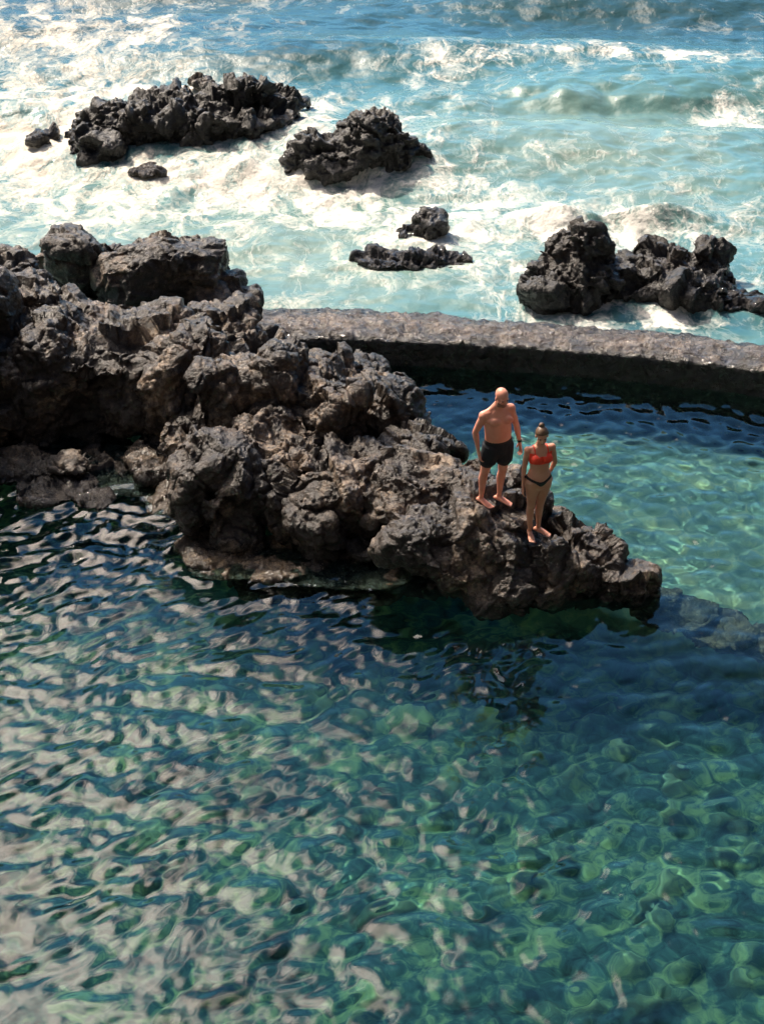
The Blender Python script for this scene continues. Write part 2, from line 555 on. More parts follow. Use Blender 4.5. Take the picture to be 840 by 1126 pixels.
bx = np.linspace(-15, 15, 420); by = np.linspace(2, 26, 420)
X, Y = np.meshgrid(bx, by)
flat = np.stack([X.ravel(), Y.ravel(), np.zeros(X.size)], 1)
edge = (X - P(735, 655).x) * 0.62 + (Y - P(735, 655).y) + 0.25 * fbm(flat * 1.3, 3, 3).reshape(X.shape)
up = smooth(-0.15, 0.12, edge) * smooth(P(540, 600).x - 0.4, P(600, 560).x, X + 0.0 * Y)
d1, d2 = worley(flat * 2.3 + 0.4 * fbm(flat * 2, 2, 4)[:, None], 9)
st = (smooth(0.55, 0.15, d1) * (fbm(flat * 0.5, 2, 8) > -0.15)).reshape(X.shape)
low = -1.95 + 0.35 * fbm(flat * 0.5, 3, 6).reshape(X.shape) + 0.26 * st
upz = -1.15 - 0.5 * smooth(1.8, 0.2, wall_y(X) - Y) + 0.10 * fbm(flat * 0.8, 3, 16).reshape(X.shape)
Z = low * (1 - up) + upz * up
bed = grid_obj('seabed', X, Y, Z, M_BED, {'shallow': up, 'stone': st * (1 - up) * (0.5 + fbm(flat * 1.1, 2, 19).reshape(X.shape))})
props(bed, kind='structure')
bed.cycles.is_caustics_receiver = True

# ------------------------------------------------------------------ open sea
def blob(X, Y, px, py, w, h, val, tilt=0.0):
    c = P(px, py); s = ppm(c)
    dep = math.atan2(CAM_H, c.y)
    a, b = w / s, h / s / math.sin(dep)
    dx, dy = X - c.x, Y - c.y
    t = R(tilt)
    u = (dx * math.cos(t) + dy * math.sin(t)) / a
    v = (-dx * math.sin(t) + dy * math.cos(t)) / b
    return val * np.exp(-(u * u + v * v))

k = N('sea water')
foam_d = k.attr('foam')
aer = k.attr('aerated')
mp = k.n('Mapping'); mp.inputs['Scale'].default_value = (1.0, 0.62, 1.0)
k.l(k.pos(), mp.inputs['Vector'])
warp = k.n('TexNoise'); warp.inputs['Scale'].default_value = 0.9; warp.inputs['Detail'].default_value = 4
k.l(mp.outputs[0], warp.inputs['Vector'])
wv = k.n('VectorMath'); wv.operation = 'MULTIPLY_ADD'
k.l(warp.outputs['Color'], wv.inputs[0]); wv.inputs[1].default_value = (1.3, 1.3, 0.5)
k.l(mp.outputs[0], wv.inputs[2])
W = wv.outputs[0]
def lace(scale, detail, seedshift=0):
    n_ = k.noise(scale, detail, 0.58, 0.8, W)
    return k.math('SUBTRACT', 1.0, k.math('MULTIPLY', k.math('ABSOLUTE', k.math('SUBTRACT', n_, 0.5)), 5.0))
def thread(scale, detail, sharp, vec):
    n_ = k.noise(scale, detail, 0.55, 0.6, vec)
    return k.rng(k.math('ABSOLUTE', k.math('SUBTRACT', n_, 0.5)), sharp, 0.0)
cl = k.noise(1.5, 8, 0.66, 0.3, W)
l1 = thread(0.8, 6, 0.05, W)
l2 = thread(2.2, 5, 0.055, W)
l3 = thread(5.5, 4, 0.07, W)
gr = k.noise(12.0, 5, 0.65, 0.2)
dn = k.math('ADD', foam_d, k.math('MULTIPLY', k.math('SUBTRACT', cl, 0.5), 2.9))
dense = k.rng(k.math('ADD', dn, k.math('MULTIPLY', k.math('SUBTRACT', gr, 0.5), 0.6)), 0.44, 1.05)
web = k.math('MULTIPLY', k.math('ADD', k.math('MULTIPLY', l1, 0.55), k.math('ADD', k.math('MULTIPLY', l2, 0.5), k.math('MULTIPLY', l3, 0.14))), k.rng(dn, -0.1, 0.75, 0.0, 0.95))
foam = k.math('MINIMUM', k.math('ADD', dense, k.math('MULTIPLY', web, k.rng(gr, 0.35, 0.6, 0.4, 1.0))), 1.0)
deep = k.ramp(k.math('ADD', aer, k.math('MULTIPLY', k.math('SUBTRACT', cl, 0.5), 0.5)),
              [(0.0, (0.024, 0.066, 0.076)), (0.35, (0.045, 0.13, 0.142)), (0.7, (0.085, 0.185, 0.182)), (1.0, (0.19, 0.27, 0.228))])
fcol = k.mix(k.attr('cream'), (0.69, 0.672, 0.62), (0.68, 0.62, 0.53))
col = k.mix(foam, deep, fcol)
rough = k.math('ADD', 0.24, k.math('MULTIPLY', foam, 0.7))
b1 = k.bump(k.noise(1.7, 4, 0.45), 0.10, 0.6)
b2 = k.bump(k.noise(6.0, 3, 0.5), 0.018, 0.5, b1)
b3 = k.bump(k.math('MULTIPLY', k.noise(9.0, 5, 0.55), foam), 0.05, 0.6, b2)
M_SEA = k.set(Base_Color=col, Roughness=rough, Normal=b3, IOR=1.333)

xs = np.concatenate([-14 - 700 * np.linspace(1, 0, 30, endpoint=False) ** 3, np.linspace(-14, 14, 420), 14 + 700 * np.linspace(0, 1, 31)[1:] ** 3])
yf = np.concatenate([np.linspace(0, 1, 430, endpoint=False) * 26, 26 + 2400 * np.linspace(0, 1, 60) ** 3])
X = np.tile(xs, (len(yf), 1))
Y = wall_y(xs)[None, :] + yf[:, None]
flat = np.stack([X.ravel(), Y.ravel(), np.zeros(X.size)], 1)
F = np.zeros_like(X) - 0.01
for a in ((60, 40, 170, 50, .45), (20, 20, 90, 40, .15), (170, 30, 120, 25, .2), (50, 120, 95, 60, .72), (20, 165, 80, 22, .6), (215, 98, 130, 14, .85), (150, 182, 190, 16, .35),
          (335, 155, 45, 34, .8), (290, 196, 130, 17, .8), (180, 215, 230, 30, .42), (60, 235, 110, 30, .30), (330, 250, 160, 50, .22),
          (470, 225, 110, 26, .42), (520, 190, 90, 22, .25), (470, 120, 60, 35, .30), (540, 240, 130, 18, .6), (670, 246, 110, 17, 1.0),
          (760, 285, 70, 20, .40), (815, 122, 60, 20, .85), (690, 62, 110, 12, .75), (540, 62, 70, 14, .30), (480, 72, 45, 16, .35), (800, 72, 60, 9, .35),
          (790, 240, 90, 40, .25), (560, 300, 80, 40, .25), (300, 320, 120, 30, .25), (700, 350, 170, 16, .55), (590, 335, 40, 20, .35),
          (430, 265, 60, 14, .35), (470, 300, 90, 14, .25), (620, 190, 160, 40, .14), (820, 320, 50, 20, .35), (240, 240, 40, 12, .3), (60, 325, 60, 15, .6)):
    F += blob(X, Y, *a[:5])
for a in ((200, 135, 150, 60, .28), (390, 165, 100, 45, .30), (465, 255, 45, 25, .35), (450, 290, 75, 18, .30), (650, 300, 80, 55, .28), (750, 300, 80, 45, .30), (43, 155, 30, 14, .4),
          (160, 190, 40, 10, .3), (335, 118, 25, 14, .4), (300, 195, 120, 14, .3), (310, 150, 30, 35, .4), (600, 255, 40, 12, .3), (120, 265, 60, 20, .15)):
    F += blob(X, Y, *a[:5])
for a in ((640, 112, 75, 22, -.45), (700, 170, 60, 18, -.15), (520, 25, 260, 20, -.30), (350, 60, 90, 30, -.12), (150, 180, 50, 8, -.35), (760, 100, 40, 12, -.25), (500, 340, 90, 8, -.2)):
    F += blob(X, Y, *a[:5])
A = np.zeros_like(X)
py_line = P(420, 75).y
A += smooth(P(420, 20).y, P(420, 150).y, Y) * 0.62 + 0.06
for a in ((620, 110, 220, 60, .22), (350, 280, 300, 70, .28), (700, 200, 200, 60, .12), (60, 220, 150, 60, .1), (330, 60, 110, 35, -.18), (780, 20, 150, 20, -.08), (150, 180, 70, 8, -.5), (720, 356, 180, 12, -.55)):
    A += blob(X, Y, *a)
cream = np.clip(smooth(P(520, 100).x, P(0, 100).x, X) * 0.9, 0, 1)  # foam warmed towards the left, the sun glare's tint painted into its colour
near = smooth(0.2, 2.2, yf)[:, None]                       # calm right against the wall
fade = smooth(60, 25, Y - 22)
ydir = Y * 0.97 + X * 0.18 + 0.9 * fbm(flat * 0.16, 2, 2).reshape(X.shape)
sw = 0.20 * np.sin(ydir * 6.2832 / 6.3 + 0.6) + 0.08 * np.sin((ydir * 0.9 - X * 0.3) * 6.2832 / 3.1)
Z = sw * smooth(26, 33, Y)
Z += 0.13 * fbm(flat * 0.5, 3, 12).reshape(X.shape)
q = flat * np.array([0.75, 1.25, 1])
rid = 1 - 2 * np.abs(fbm(q * 0.9, 4, 33)).reshape(X.shape)
Z += 0.075 * (rid - 0.6) * smooth(60, 30, Y)
d1, d2 = worley(flat * 2.3 + 0.4 * fbm(flat * 1.5, 2, 9)[:, None], 4)
Fc = np.clip(F, 0, 1.2)
Z += smooth(0.45, 1.0, Fc) * (0.06 * (0.5 - d1).reshape(X.shape) + 0.12 * fbm(flat * 1.9, 3, 61).reshape(X.shape))
brk = 0.55 + 1.3 * np.abs(fbm(flat * np.array([0.5, 0.35, 1.0]), 3, 91).reshape(X.shape)) * 2
for a in ((640, 104, 150, 12, .24), (690, 62, 130, 10, .10), (230, 96, 150, 10, .25), (690, 240, 110, 9, .30), (340, 150, 40, 16, .18), (300, 188, 90, 8, .14), (40, 165, 70, 14, .15)):
    Z += blob(X, Y, *a) * brk
for a in ((200, 150, 130, 30, .12), (390, 180, 90, 22, .12), (460, 265, 40, 10, .07), (690, 325, 120, 20, .10)):
    Z += blob(X, Y, *a)
Z = Z * (0.25 + 0.75 * near)
F = np.where(F > 0.55, 0.55 + 0.24 * np.tanh((F - 0.55) / 0.5), F)
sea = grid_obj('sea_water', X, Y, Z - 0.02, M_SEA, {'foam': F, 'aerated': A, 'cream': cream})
props(sea, kind='structure')

# ------------------------------------------------------------------ the cliff under the camera; unseen rise behind it added to block sky fill
cu = np.linspace(-60, 60, 150)
cprof = catmull([(0, 6.5, -5.0), (0, 4.6, 0.0), (0, 2.6, 5.0), (0, 0.9, 9.6), (0, 0.2, 10.2), (0, -3.5, 10.5), (0, -6.0, 14.0), (0, -9.0, 24.0), (0, -14.0, 38.0), (0, -30, 44.0), (0, -70, 46.0)], 9)
X = np.repeat(cu[:, None], len(cprof), 1)
Y = cprof[None, :, 1] + 0.008 * X ** 2 * (np.abs(X) > 0)
Z = np.repeat(cprof[None, :, 2], len(cu), 0).copy()
flat = np.stack([X.ravel(), Y.ravel(), Z.ravel()], 1)
far_ = smooth(1.0, 8.0, np.hypot(X, np.minimum(Y - 0.5, 0) * 1.2))
Y -= (1.6 * np.abs(fbm(flat * 0.22, 4, 71)).reshape(X.shape)) * far_
Z += 0.5 * fbm(flat * 0.4, 3, 73).reshape(X.shape) * far_
M_CLIFF = rock_material('dark cliff rock', (0.012, 0.011, 0.010), (0.04, 0.034, 0.028), (0.12, 0.10, 0.08))
cliff = grid_obj('cliff', X, Y, Z, M_CLIFF)
props(cliff, kind='structure')

# ------------------------------------------------------------------ pool wall
k = N('weathered concrete')
v = k.math('ADD', k.math('MULTIPLY', k.noise(2.4, 6, 0.6), 0.55), k.math('MULTIPLY', k.noise(14.0, 5, 0.65), 0.45))
col = k.ramp(v, [(0.36, (0.035, 0.027, 0.021)), (0.5, (0.11, 0.083, 0.062)), (0.66, (0.30, 0.23, 0.17))])
zz = k.math('ADD', k.sep_z(), k.math('MULTIPLY', k.noise(3.0, 3), -0.2))
wet = k.rng(zz, 0.42, 0.30)
col = k.mix(k.math('MULTIPLY', wet, 0.9), col, (0.009, 0.010, 0.009))  # wet band, raised and blackened to paint in the backlit inner face's shade
vor = k.n('TexVoronoi'); vor.inputs['Scale'].default_value = 7.5
k.l(k.pos(), vor.inputs['Vector'])
b = k.bump(k.noise(6.0, 6, 0.64, 0.5), 0.15, 1.0)
k.b.inputs['Specular IOR Level'].default_value = 0.8
b = k.bump(vor.outputs['Distance'], 0.04, 0.6, b)
b = k.bump(k.noise(38.0, 4, 0.6), 0.012, 0.7, b)
M_WALL = k.set(Base_Color=col, Roughness=k.rng(k.noise(5.0, 4), 0.35, 0.65, 0.10, 0.36), Normal=b)

prof = []                                                     # across the wall: (position from sea side 0 to pool side 1, height)
for z in np.linspace(-3.0, 0.27, 26): prof.append((-0.10 - 0.03 * (0.3 - z), z))
for t in np.linspace(-0.07, 0.96, 44): prof.append((t, 0.40 + 0.07 * math.sin(math.pi * min(1, max(0, (t + .05)))) + 0.04 * t))
for z in np.linspace(0.40, -3.0, 40): prof.append((1.0 + 0.02 * (0.40 - z), z))
prof = np.array(prof)
S = np.concatenate([[0], np.cumsum(np.linalg.norm(np.diff(WC, axis=0), axis=1))])
sl = np.arange(0, S[-1], 0.035)
B = np.stack([np.interp(sl, S, WB[:, i]) for i in range(3)], 1)
Fw = np.stack([np.interp(sl, S, WF[:, i]) for i in range(3)], 1)
V = B[:, None, :2] + (Fw - B)[:, None, :2] * prof[None, :, 0:1]
Vz = np.broadcast_to(prof[None, :, 1], V.shape[:2])
wall = grid_obj('pool_wall', V[..., 0], V[..., 1], Vz, M_WALL)
me = wall.data
me.flip_normals()
a = coords(me); n = normals(me)
d = 0.045 * fbm(a * 1.3, 4, 2) + 0.03 * fbm(a * 5.0, 3, 4, billow=True)
d1, d2 = worley(a * np.array([4.2, 4.2, 2.5]) + 0.4 * fbm(a * 3, 2, 9)[:, None], 12)
top = smooth(0.26, 0.38, a[:, 2])
d += top * 0.085 * (0.5 - d1) - top * 0.05 * smooth(0.22, 0.08, d1)
sg_ = np.repeat(sl, len(prof)) + 0.10 * fbm(a * 2.0, 3, 88)
for s0 in (2.1, 4.9, 7.6, 10.2, 13.0, 16.0): d -= 0.035 * np.exp(-((sg_ - s0) / 0.022) ** 2) + 0.02 * np.exp(-((sg_ - s0 - 0.1) / 0.10) ** 2)
set_coords(me, a + n * d[:, None])
props(wall, 'low curved brown concrete wall between the pool and the breaking sea', 'pool wall')
wall.cycles.is_caustics_receiver = True
wall.cycles.is_caustics_receiver = True

# ------------------------------------------------------------------ rocks: footholds for the two people come first
MAN_C = P(538, 553, 1.02)
WOM_C = P(588, 589, 0.80)
for dx, dy in ((-.11, .0), (-.03, -.09), (.05, -.18), (.12, .05), (.22, -.05), (.31, -.14)):
    PADS.append((MAN_C.x + dx, MAN_C.y + dy, MAN_C.z, 0.085))
for dx, dy in ((-.066, .02), (-.055, -.07), (-.045, -.16), (.045, .09), (.11, .03), (.17, -.03)):
    PADS.append((WOM_C.x + dx, WOM_C.y + dy, WOM_C.z, 0.08))

SEA_G = 'dark rocks standing in the surf'
rock('sea_rock', 'broad black rock ridge in the white surf, the widest and farthest of the sea rocks',
     [E(140, 148, 58, 30, .1, .8), E(190, 140, 60, 32, .2, .9), E(245, 138, 62, 34, .25, .9), E(290, 128, 32, 28, .2, .7), E(268, 102, 24, 12, .9, .4), E(110, 160, 32, 18, .1, .6), E(150, 122, 20, 9, .7, .3), E(310, 140, 14, 14, .2, .3)],
     M_ROCK_SEA, 0.03, 3, 1.1, 'jag', group=SEA_G)
rock('sea_rock', 'black craggy rock with a pointed crown, standing in foam right of the broad ridge',
     [E(405, 156, 32, 30, .45, .6), E(370, 172, 46, 24, .25, .6), E(335, 182, 26, 12, .1, .4), E(425, 170, 28, 24, .25, .5), E(400, 136, 16, 10, .9, .3), E(458, 170, 11, 13, .15, .25)],
     M_ROCK_SEA, 0.028, 5, 1.0, 'jag', group=SEA_G)
rock('sea_rock', 'small dark rock awash at the left edge of the surf', [E(43, 154, 15, 9, .1, .3)], M_ROCK_SEA, 0.025, 6, .7, 'jag', group=SEA_G)
rock('sea_rock', 'small brown rock tip showing just behind the broad ridge', [E(221, 92, 12, 5, .2, .25)], M_ROCK, 0.025, 7, .6, 'jag', group=SEA_G)
rock('sea_rock', 'small black rock in foam off the right end of the broad ridge', [E(333, 112, 10, 5, .15, .22)], M_ROCK_SEA, 0.025, 8, .6, 'jag', group=SEA_G)
rock('sea_rock', 'brown rock awash in foam just in front of the broad ridge', [E(163, 188, 17, 7, .02, .3)], M_ROCK, 0.025, 9, .6, 'jag', group=SEA_G)
rock('sea_rock', 'small upright black rock alone in foam between wall and surf', [E(470, 250, 17, 14, .15, .3), E(452, 258, 18, 8, .02, .28)], M_ROCK_SEA, 0.024, 10, .8, 'jag', group=SEA_G)
rock('sea_rock', 'low flat dark rock awash in front of the small upright rock', [E(435, 288, 42, 11, .02, .35), E(470, 290, 40, 9, .0, .3)], M_ROCK_SEA, 0.026, 11, .8, 'jag', group=SEA_G)
rock('sea_rock', 'long black rock with a tall hump at its left end, just beyond the pool wall',
     [E(635, 307, 42, 42, .3, .65), E(650, 272, 22, 22, .85, .4), E(610, 320, 28, 28, .2, .5), E(700, 312, 48, 28, .1, .6), E(750, 306, 48, 30, .15, .6), E(775, 290, 26, 22, .3, .4), E(770, 325, 36, 18, .1, .4)],
     M_ROCK_SEA, 0.026, 13, 1.0, 'jag', group=SEA_G)
rock('sea_rock', 'low black rock at the right edge beside the long humped rock', [E(820, 333, 34, 12, .05, .4)], M_ROCK_SEA, 0.026, 14, .8, 'jag', group=SEA_G)

BACK_G = 'big brown boulders on the seaward side'
rock('boulder', 'tall domed brown boulder at the sea edge on the left, leaning on a larger one',
     [E(84, 282, 38, 32, .75, .55), E(75, 305, 34, 28, .35, .5), E(118, 300, 20, 30, .4, .4)], M_ROCK, 0.022, 21, .6, 'slab', 'boulder', BACK_G)
rock('boulder', 'large wedge shaped brown boulder sloping down to the right towards the pool wall',
     [E(170, 305, 58, 40, .6, .65), E(210, 300, 48, 36, .6, .6), E(235, 325, 42, 28, .3, .5), E(178, 276, 24, 14, 1.05, .4), E(254, 334, 32, 18, .2, .4)], M_ROCK, 0.022, 22, .5, 'slab', 'boulder', BACK_G)
rock('boulder', 'small rounded boulder at the left picture edge above the outcrop', [E(8, 297, 30, 20, 1.3, .5), E(-30, 300, 30, 25, 1.2, .5)], M_ROCK, 0.022, 23, .7, 'slab', 'boulder', BACK_G)

rock('rock_outcrop', 'massive brown outcrop with a deeply shaded cliff face on the left',
     [E(40, 420, 110, 82, .40, 1.3), E(140, 418, 95, 78, .40, 1.2), E(20, 358, 75, 38, 1.1, 1.0), E(110, 372, 80, 36, 1.1, 1.0), E(190, 388, 60, 42, .95, .8), E(-70, 420, 90, 120, .8, 1.6),
      E(235, 362, 50, 26, .9, .7), E(190, 360, 50, 20, 1.2, .6), E(40, 318, 32, 18, 1.5, .5), E(-170, 400, 130, 140, .8, 2.0), E(205, 430, 40, 60, .7, .6), E(-20, 450, 70, 40, .3, .7), E(280, 395, 50, 30, .6, .9), E(90, 512, 110, 14, -.15, .7), E(200, 500, 50, 26, .05, .8)],
     M_ROCK_WARM, 0.026, 25, 1.1, 'bulb', 'rock outcrop')

RIDGE = [
 # (lumps, label, seed)
 ([E(226, 392, 24, 26, 1.15, .35)], 'dark knob at the top of the ridge, beside the flat end of the pool wall'),
 ([E(234, 440, 24, 38, .95, .4)], 'dark boulder with a lit right cheek, between the outcrop and the tall pale slab'),
 ([E(268, 425, 24, 32, 1.0, .4)], 'narrow brown boulder wedged left of the tall pale slab'),
 ([E(306, 428, 26, 46, 1.0, .45)], 'tall pale brown slab near the top of the ridge'),
 ([E(350, 412, 36, 28, .95, .45), E(380, 425, 26, 24, .8, .4)], 'sunlit brown boulder on the ridge crest under the pool wall'),
 ([E(372, 464, 34, 48, .7, .5)], 'large rounded boulder with a shaded face in the middle of the ridge'),
 ([E(425, 455, 36, 40, .65, .45), E(410, 435, 25, 20, .8, .35)], 'lit brown boulder on the pool side of the ridge crest'),
 ([E(462, 492, 34, 24, .6, .42)], 'low brown boulder at the edge of the upper pool'),
 ([E(290, 482, 42, 30, .85, .45)], 'flat topped lit ledge in the middle of the ridge'),
 ([E(300, 525, 44, 38, .6, .5)], 'brown boulder with a dark front below the flat lit ledge'),
 ([E(232, 528, 38, 54, .55, .55)], 'big rounded dark column of rock on the pool side'),
 ([E(256, 562, 32, 42, .35, .45)], 'dark rounded boulder at the foot of the big column'),
 ([E(372, 540, 52, 42, .55, .55)], 'wide lit boulder with a black hollow under it'),
 ([E(425, 562, 30, 32, .45, .4)], 'brown boulder left of the big front boulder'),
 ([E(345, 578, 28, 28, .3, .4)], 'small rounded boulder low on the ridge by the pool'),
 ([E(408, 600, 36, 10, .12, .3)], 'thin flat slab just above the pool water'),
 ([E(465, 535, 46, 28, .75, .45)], 'pale ledge behind the big front boulder'),
 ([E(512, 528, 30, 22, .82, .4), E(520, 555, 34, 22, .78, .4), E(548, 560, 34, 16, .86, .35)], 'rough ledge under the standing man'),
 ([E(566, 545, 22, 26, .75, .3)], 'black upright rock between the man and the woman'),
 ([E(500, 610, 62, 46, .45, .6), E(545, 622, 44, 44, .35, .5)], 'big blocky front boulder with a pale top over the lower pool'),
 ([E(590, 610, 34, 34, .42, .5), E(575, 590, 26, 22, .58, .35)], 'dark creased rock under the standing woman'),
 ([E(622, 582, 25, 18, .35, .35)], 'small lit rock right of the woman, nearest to the upper pool'),
 ([E(635, 612, 38, 34, .28, .45), E(612, 630, 40, 34, .2, .45)], 'rounded lit rock right of the woman above the lower pool'),
 ([E(693, 646, 25, 25, .15, .33)], 'dark round boulder at the very tip of the ridge'),
 ([E(684, 624, 14, 8, .2, .2)], 'small flat stone on the tip of the ridge behind the round boulder'),
 ([E(205, 480, 22, 22, .6, .35)], 'small lit rock beside the shaded cliff foot'),
 ([E(325, 500, 24, 24, .75, .35)], 'small knobbly rock in the middle hollow of the ridge'),
 ([E(400, 505, 36, 22, .75, .4)], 'angular lit rock behind the wide boulder'),
 ([E(440, 520, 28, 18, .75, .35)], 'rough lit rock left of the pale ledge'),
]
for j, (lm, lab) in enumerate(RIDGE):
    g_ = 1.2 if lm[0][0].z > 0.5 else 1.1
    lm = [(c_, (r_[0] * g_, r_[1] * g_, r_[2] * (1.06 if g_ > 1.2 else 1.0)), t_) for c_, r_, t_ in lm]
    rock('boulder', lab, lm, M_ROCK_WARM, 0.018, 60 + j * 3, 1.0, 'bulb', 'boulder', 'boulders of the rock ridge between the pools')
# the bedrock the boulders sit on
rock('rock_ledge', 'dark bedrock under the ridge boulders', [E(300, 480, 90, 75, .15, 1.0), E(400, 530, 85, 50, .1, .85), E(510, 570, 75, 38, .15, .6), E(600, 610, 60, 35, .0, .6), E(260, 420, 60, 50, .45, .9), E(370, 440, 70, 45, .25, .9), E(655, 645, 70, 28, -.15, .5), E(560, 640, 90, 30, -.1, .5), E(480, 640, 50, 24, -.15, .5)],
     M_ROCK, 0.028, 41, 1.0, 'bulb', 'rock ledge')
SHELF_G = 'low wet rocks along the pool edge'
rock('shelf_rock', 'low wet rock shelf at the left edge, at the foot of the cliff', [E(18, 514, 38, 18, .12, .45), E(-60, 520, 60, 30, .2, .7), E(58, 536, 46, 15, .03, .4), E(100, 548, 28, 9, .0, .3), E(75, 510, 20, 11, .2, .25)], M_ROCK, 0.02, 43, .8, 'bulb', 'shelf rock', SHELF_G)
rock('shelf_rock', 'flat wet rock between the shaded cliff and the dark column', [E(150, 530, 50, 14, -.16, .5), E(182, 516, 34, 15, .0, .4), E(190, 552, 38, 20, -.02, .45)], M_ROCK_WET, 0.02, 44, .6, 'bulb', 'shelf rock', SHELF_G)
rock('shelf_rock', 'brown wave washed rock just breaking the water in front of the ridge', [E(300, 616, 90, 20, -.03, .5), E(390, 628, 75, 18, -.06, .45), E(240, 604, 44, 17, .03, .4), E(350, 655, 90, 16, -.45, .6)], M_ROCK_WET, 0.022, 45, .6, 'bulb', 'shelf rock', SHELF_G)
rock('shelf_rock', 'long brown rock under water running right from the ridge tip', [E(745, 684, 45, 14, -.30, .4), E(785, 702, 40, 12, -.42, .4), E(725, 664, 24, 14, -.16, .35), E(850, 735, 70, 14, -.95, .4)], M_ROCK_SUNK, 0.022, 46, .6, 'bulb', 'shelf rock', SHELF_G)

# ------------------------------------------------------------------ people
def skin_mat(name, c, c2):
    k = N(name)
    col = k.mix(k.rng(k.noise(9.0, 3), 0.35, 0.65), c, c2)
    k.set(Base_Color=col, Roughness=0.48)
    k.b.inputs['Subsurface Weight'].default_value = 0.12
    k.b.inputs['Subsurface Radius'].default_value = (0.012, 0.005, 0.003)
    k.b.inputs['Subsurface Scale'].default_value = 1.0
    return k.m
def cloth_mat(name, c, r=0.8):
    k = N(name)
    col = k.mix(k.noise(60.0, 3), tuple(x * 0.8 for x in c), tuple(x * 1.15 for x in c))
    return k.set(Base_Color=col, Roughness=r, Normal=k.bump(k.noise(35.0, 3), 0.004, 0.6))
M_SKIN_M = skin_mat('sunburnt fair skin', (0.68, 0.275, 0.185), (0.72, 0.33, 0.23))
M_SKIN_W = skin_mat('tanned skin', (0.57, 0.25, 0.16), (0.62, 0.30, 0.20))
M_SHORTS = cloth_mat('navy swim shorts', (0.008, 0.012, 0.018))
M_RED = cloth_mat('orange red bikini', (0.85, 0.05, 0.018), 0.6)
M_BLACK = cloth_mat('black bikini', (0.008, 0.008, 0.009), 0.6)
M_HAIR = cloth_mat('brown blond hair', (0.11, 0.062, 0.032), 0.5)
M_BEARD = cloth_mat('short brown beard', (0.24, 0.12, 0.08), 0.8)
M_EYE = cloth_mat('dark eye', (0.02, 0.015, 0.012), 0.3)
M_LIP = cloth_mat('lips', (0.36, 0.11, 0.09), 0.5)

def loft(bm, secs, lat, steps=6, n=18):
    """A closed limb through sections (centre, half width, half depth); lat is the width direction."""
    c = catmull([s_[0] for s_ in secs], steps)
    r = np.array([(s_[1], s_[2]) for s_ in secs], float)
    u = np.linspace(0, len(secs) - 1, len(c))
    rw = np.interp(u, range(len(secs)), r[:, 0]); rd = np.interp(u, range(len(secs)), r[:, 1])
    rings = []
    for i, p in enumerate(c):
        t = Vector(c[min(i + 1, len(c) - 1)] - c[max(i - 1, 0)]).normalized()
        a = Vector(lat); a = (a - t * a.dot(t)).normalized(); b = t.cross(a)
        rings.append([bm.verts.new(Vector(p) + a * (rw[i] * math.cos(th)) + b * (rd[i] * math.sin(th)))
                      for th in np.linspace(0, 2 * math.pi, n, endpoint=False)])
    for A_, B_ in zip(rings[:-1], rings[1:]):
        for q in range(n): bm.faces.new((A_[q], A_[(q + 1) % n], B_[(q + 1) % n], B_[q]))
    for ring, sgn in ((rings[0], -1), (rings[-1], 1)):                 # rounded ends
        cc = sum((v.co for v in ring), Vector()) / n
        t = Vector(c[-1] - c[-2]).normalized() if sgn > 0 else Vector(c[0] - c[1]).normalized()
        rad = (ring[0].co - cc).length
        rad = min(rad, (ring[n // 4].co - cc).length)
        r2 = [bm.verts.new(cc + (v.co - cc) * 0.66 + t * rad * 0.62) for v in ring]
        tip = bm.verts.new(cc + t * rad * 0.9)
        for q in range(n):
            f1 = (ring[q], ring[(q + 1) % n], r2[(q + 1) % n], r2[q]); f2 = (r2[q], r2[(q + 1) % n], tip)
            bm.faces.new(f1 if sgn > 0 else f1[::-1]); bm.faces.new(f2 if sgn > 0 else f2[::-1])

def ball(bm, c, r, rotm=None):
    res = bmesh.ops.create_icosphere(bm, subdivisions=3, radius=1.0)
    for v in res['verts']:
        p = Vector((v.co.x * r[0], v.co.y * r[1], v.co.z * r[2]))
        v.co = (rotm @ p if rotm else p) + Vector(c)

def V3(*a): return Vector(a)

def hand(bm, wrist, d, palm_n, thumb_side, s=1.0):
    """palm, five unequal bent fingers and a thumb; d points down the hand, palm_n out of the palm."""
    d = d.normalized(); palm_n = (palm_n - d * palm_n.dot(d)).normalized(); side = d.cross(palm_n).normalized() * thumb_side
    loft(bm, [(wrist - d * .01, .026 * s, .021 * s), (wrist + d * .04 * s, .036 * s, .018 * s), (wrist + d * .085 * s, .041 * s, .014 * s)], side, 4, 14)
    for q, (ln, off) in enumerate(((.070, .030), (.080, .010), (.074, -.011), (.058, -.031))):
        b0 = wrist + d * .075 * s + side * off * s
        sp = side * (off * 0.35)
        p1 = b0 + d * (.025 + ln * .33) * s + sp * .5 * s
        p2 = p1 + (d * .82 + palm_n * .5).normalized() * ln * .36 * s + sp * .3 * s
        p3 = p2 + (d * .55 + palm_n * .83).normalized() * ln * .30 * s
        loft(bm, [(b0, .0092 * s, .0092 * s), (p1, .0088 * s, .0088 * s), (p2, .0080 * s, .0080 * s), (p3, .0068 * s, .0068 * s)], side, 3, 10)
    t0 = wrist + d * .03 * s + side * .026 * s
    t1 = t0 + (d * .7 + side * .65 + palm_n * .25).normalized() * .042 * s
    t2 = t1 + (d * .9 + side * .15 + palm_n * .3).normalized() * .032 * s
    loft(bm, [(t0, .014 * s, .014 * s), (t1, .0105 * s, .0105 * s), (t2, .008 * s, .008 * s)], side, 3, 10)

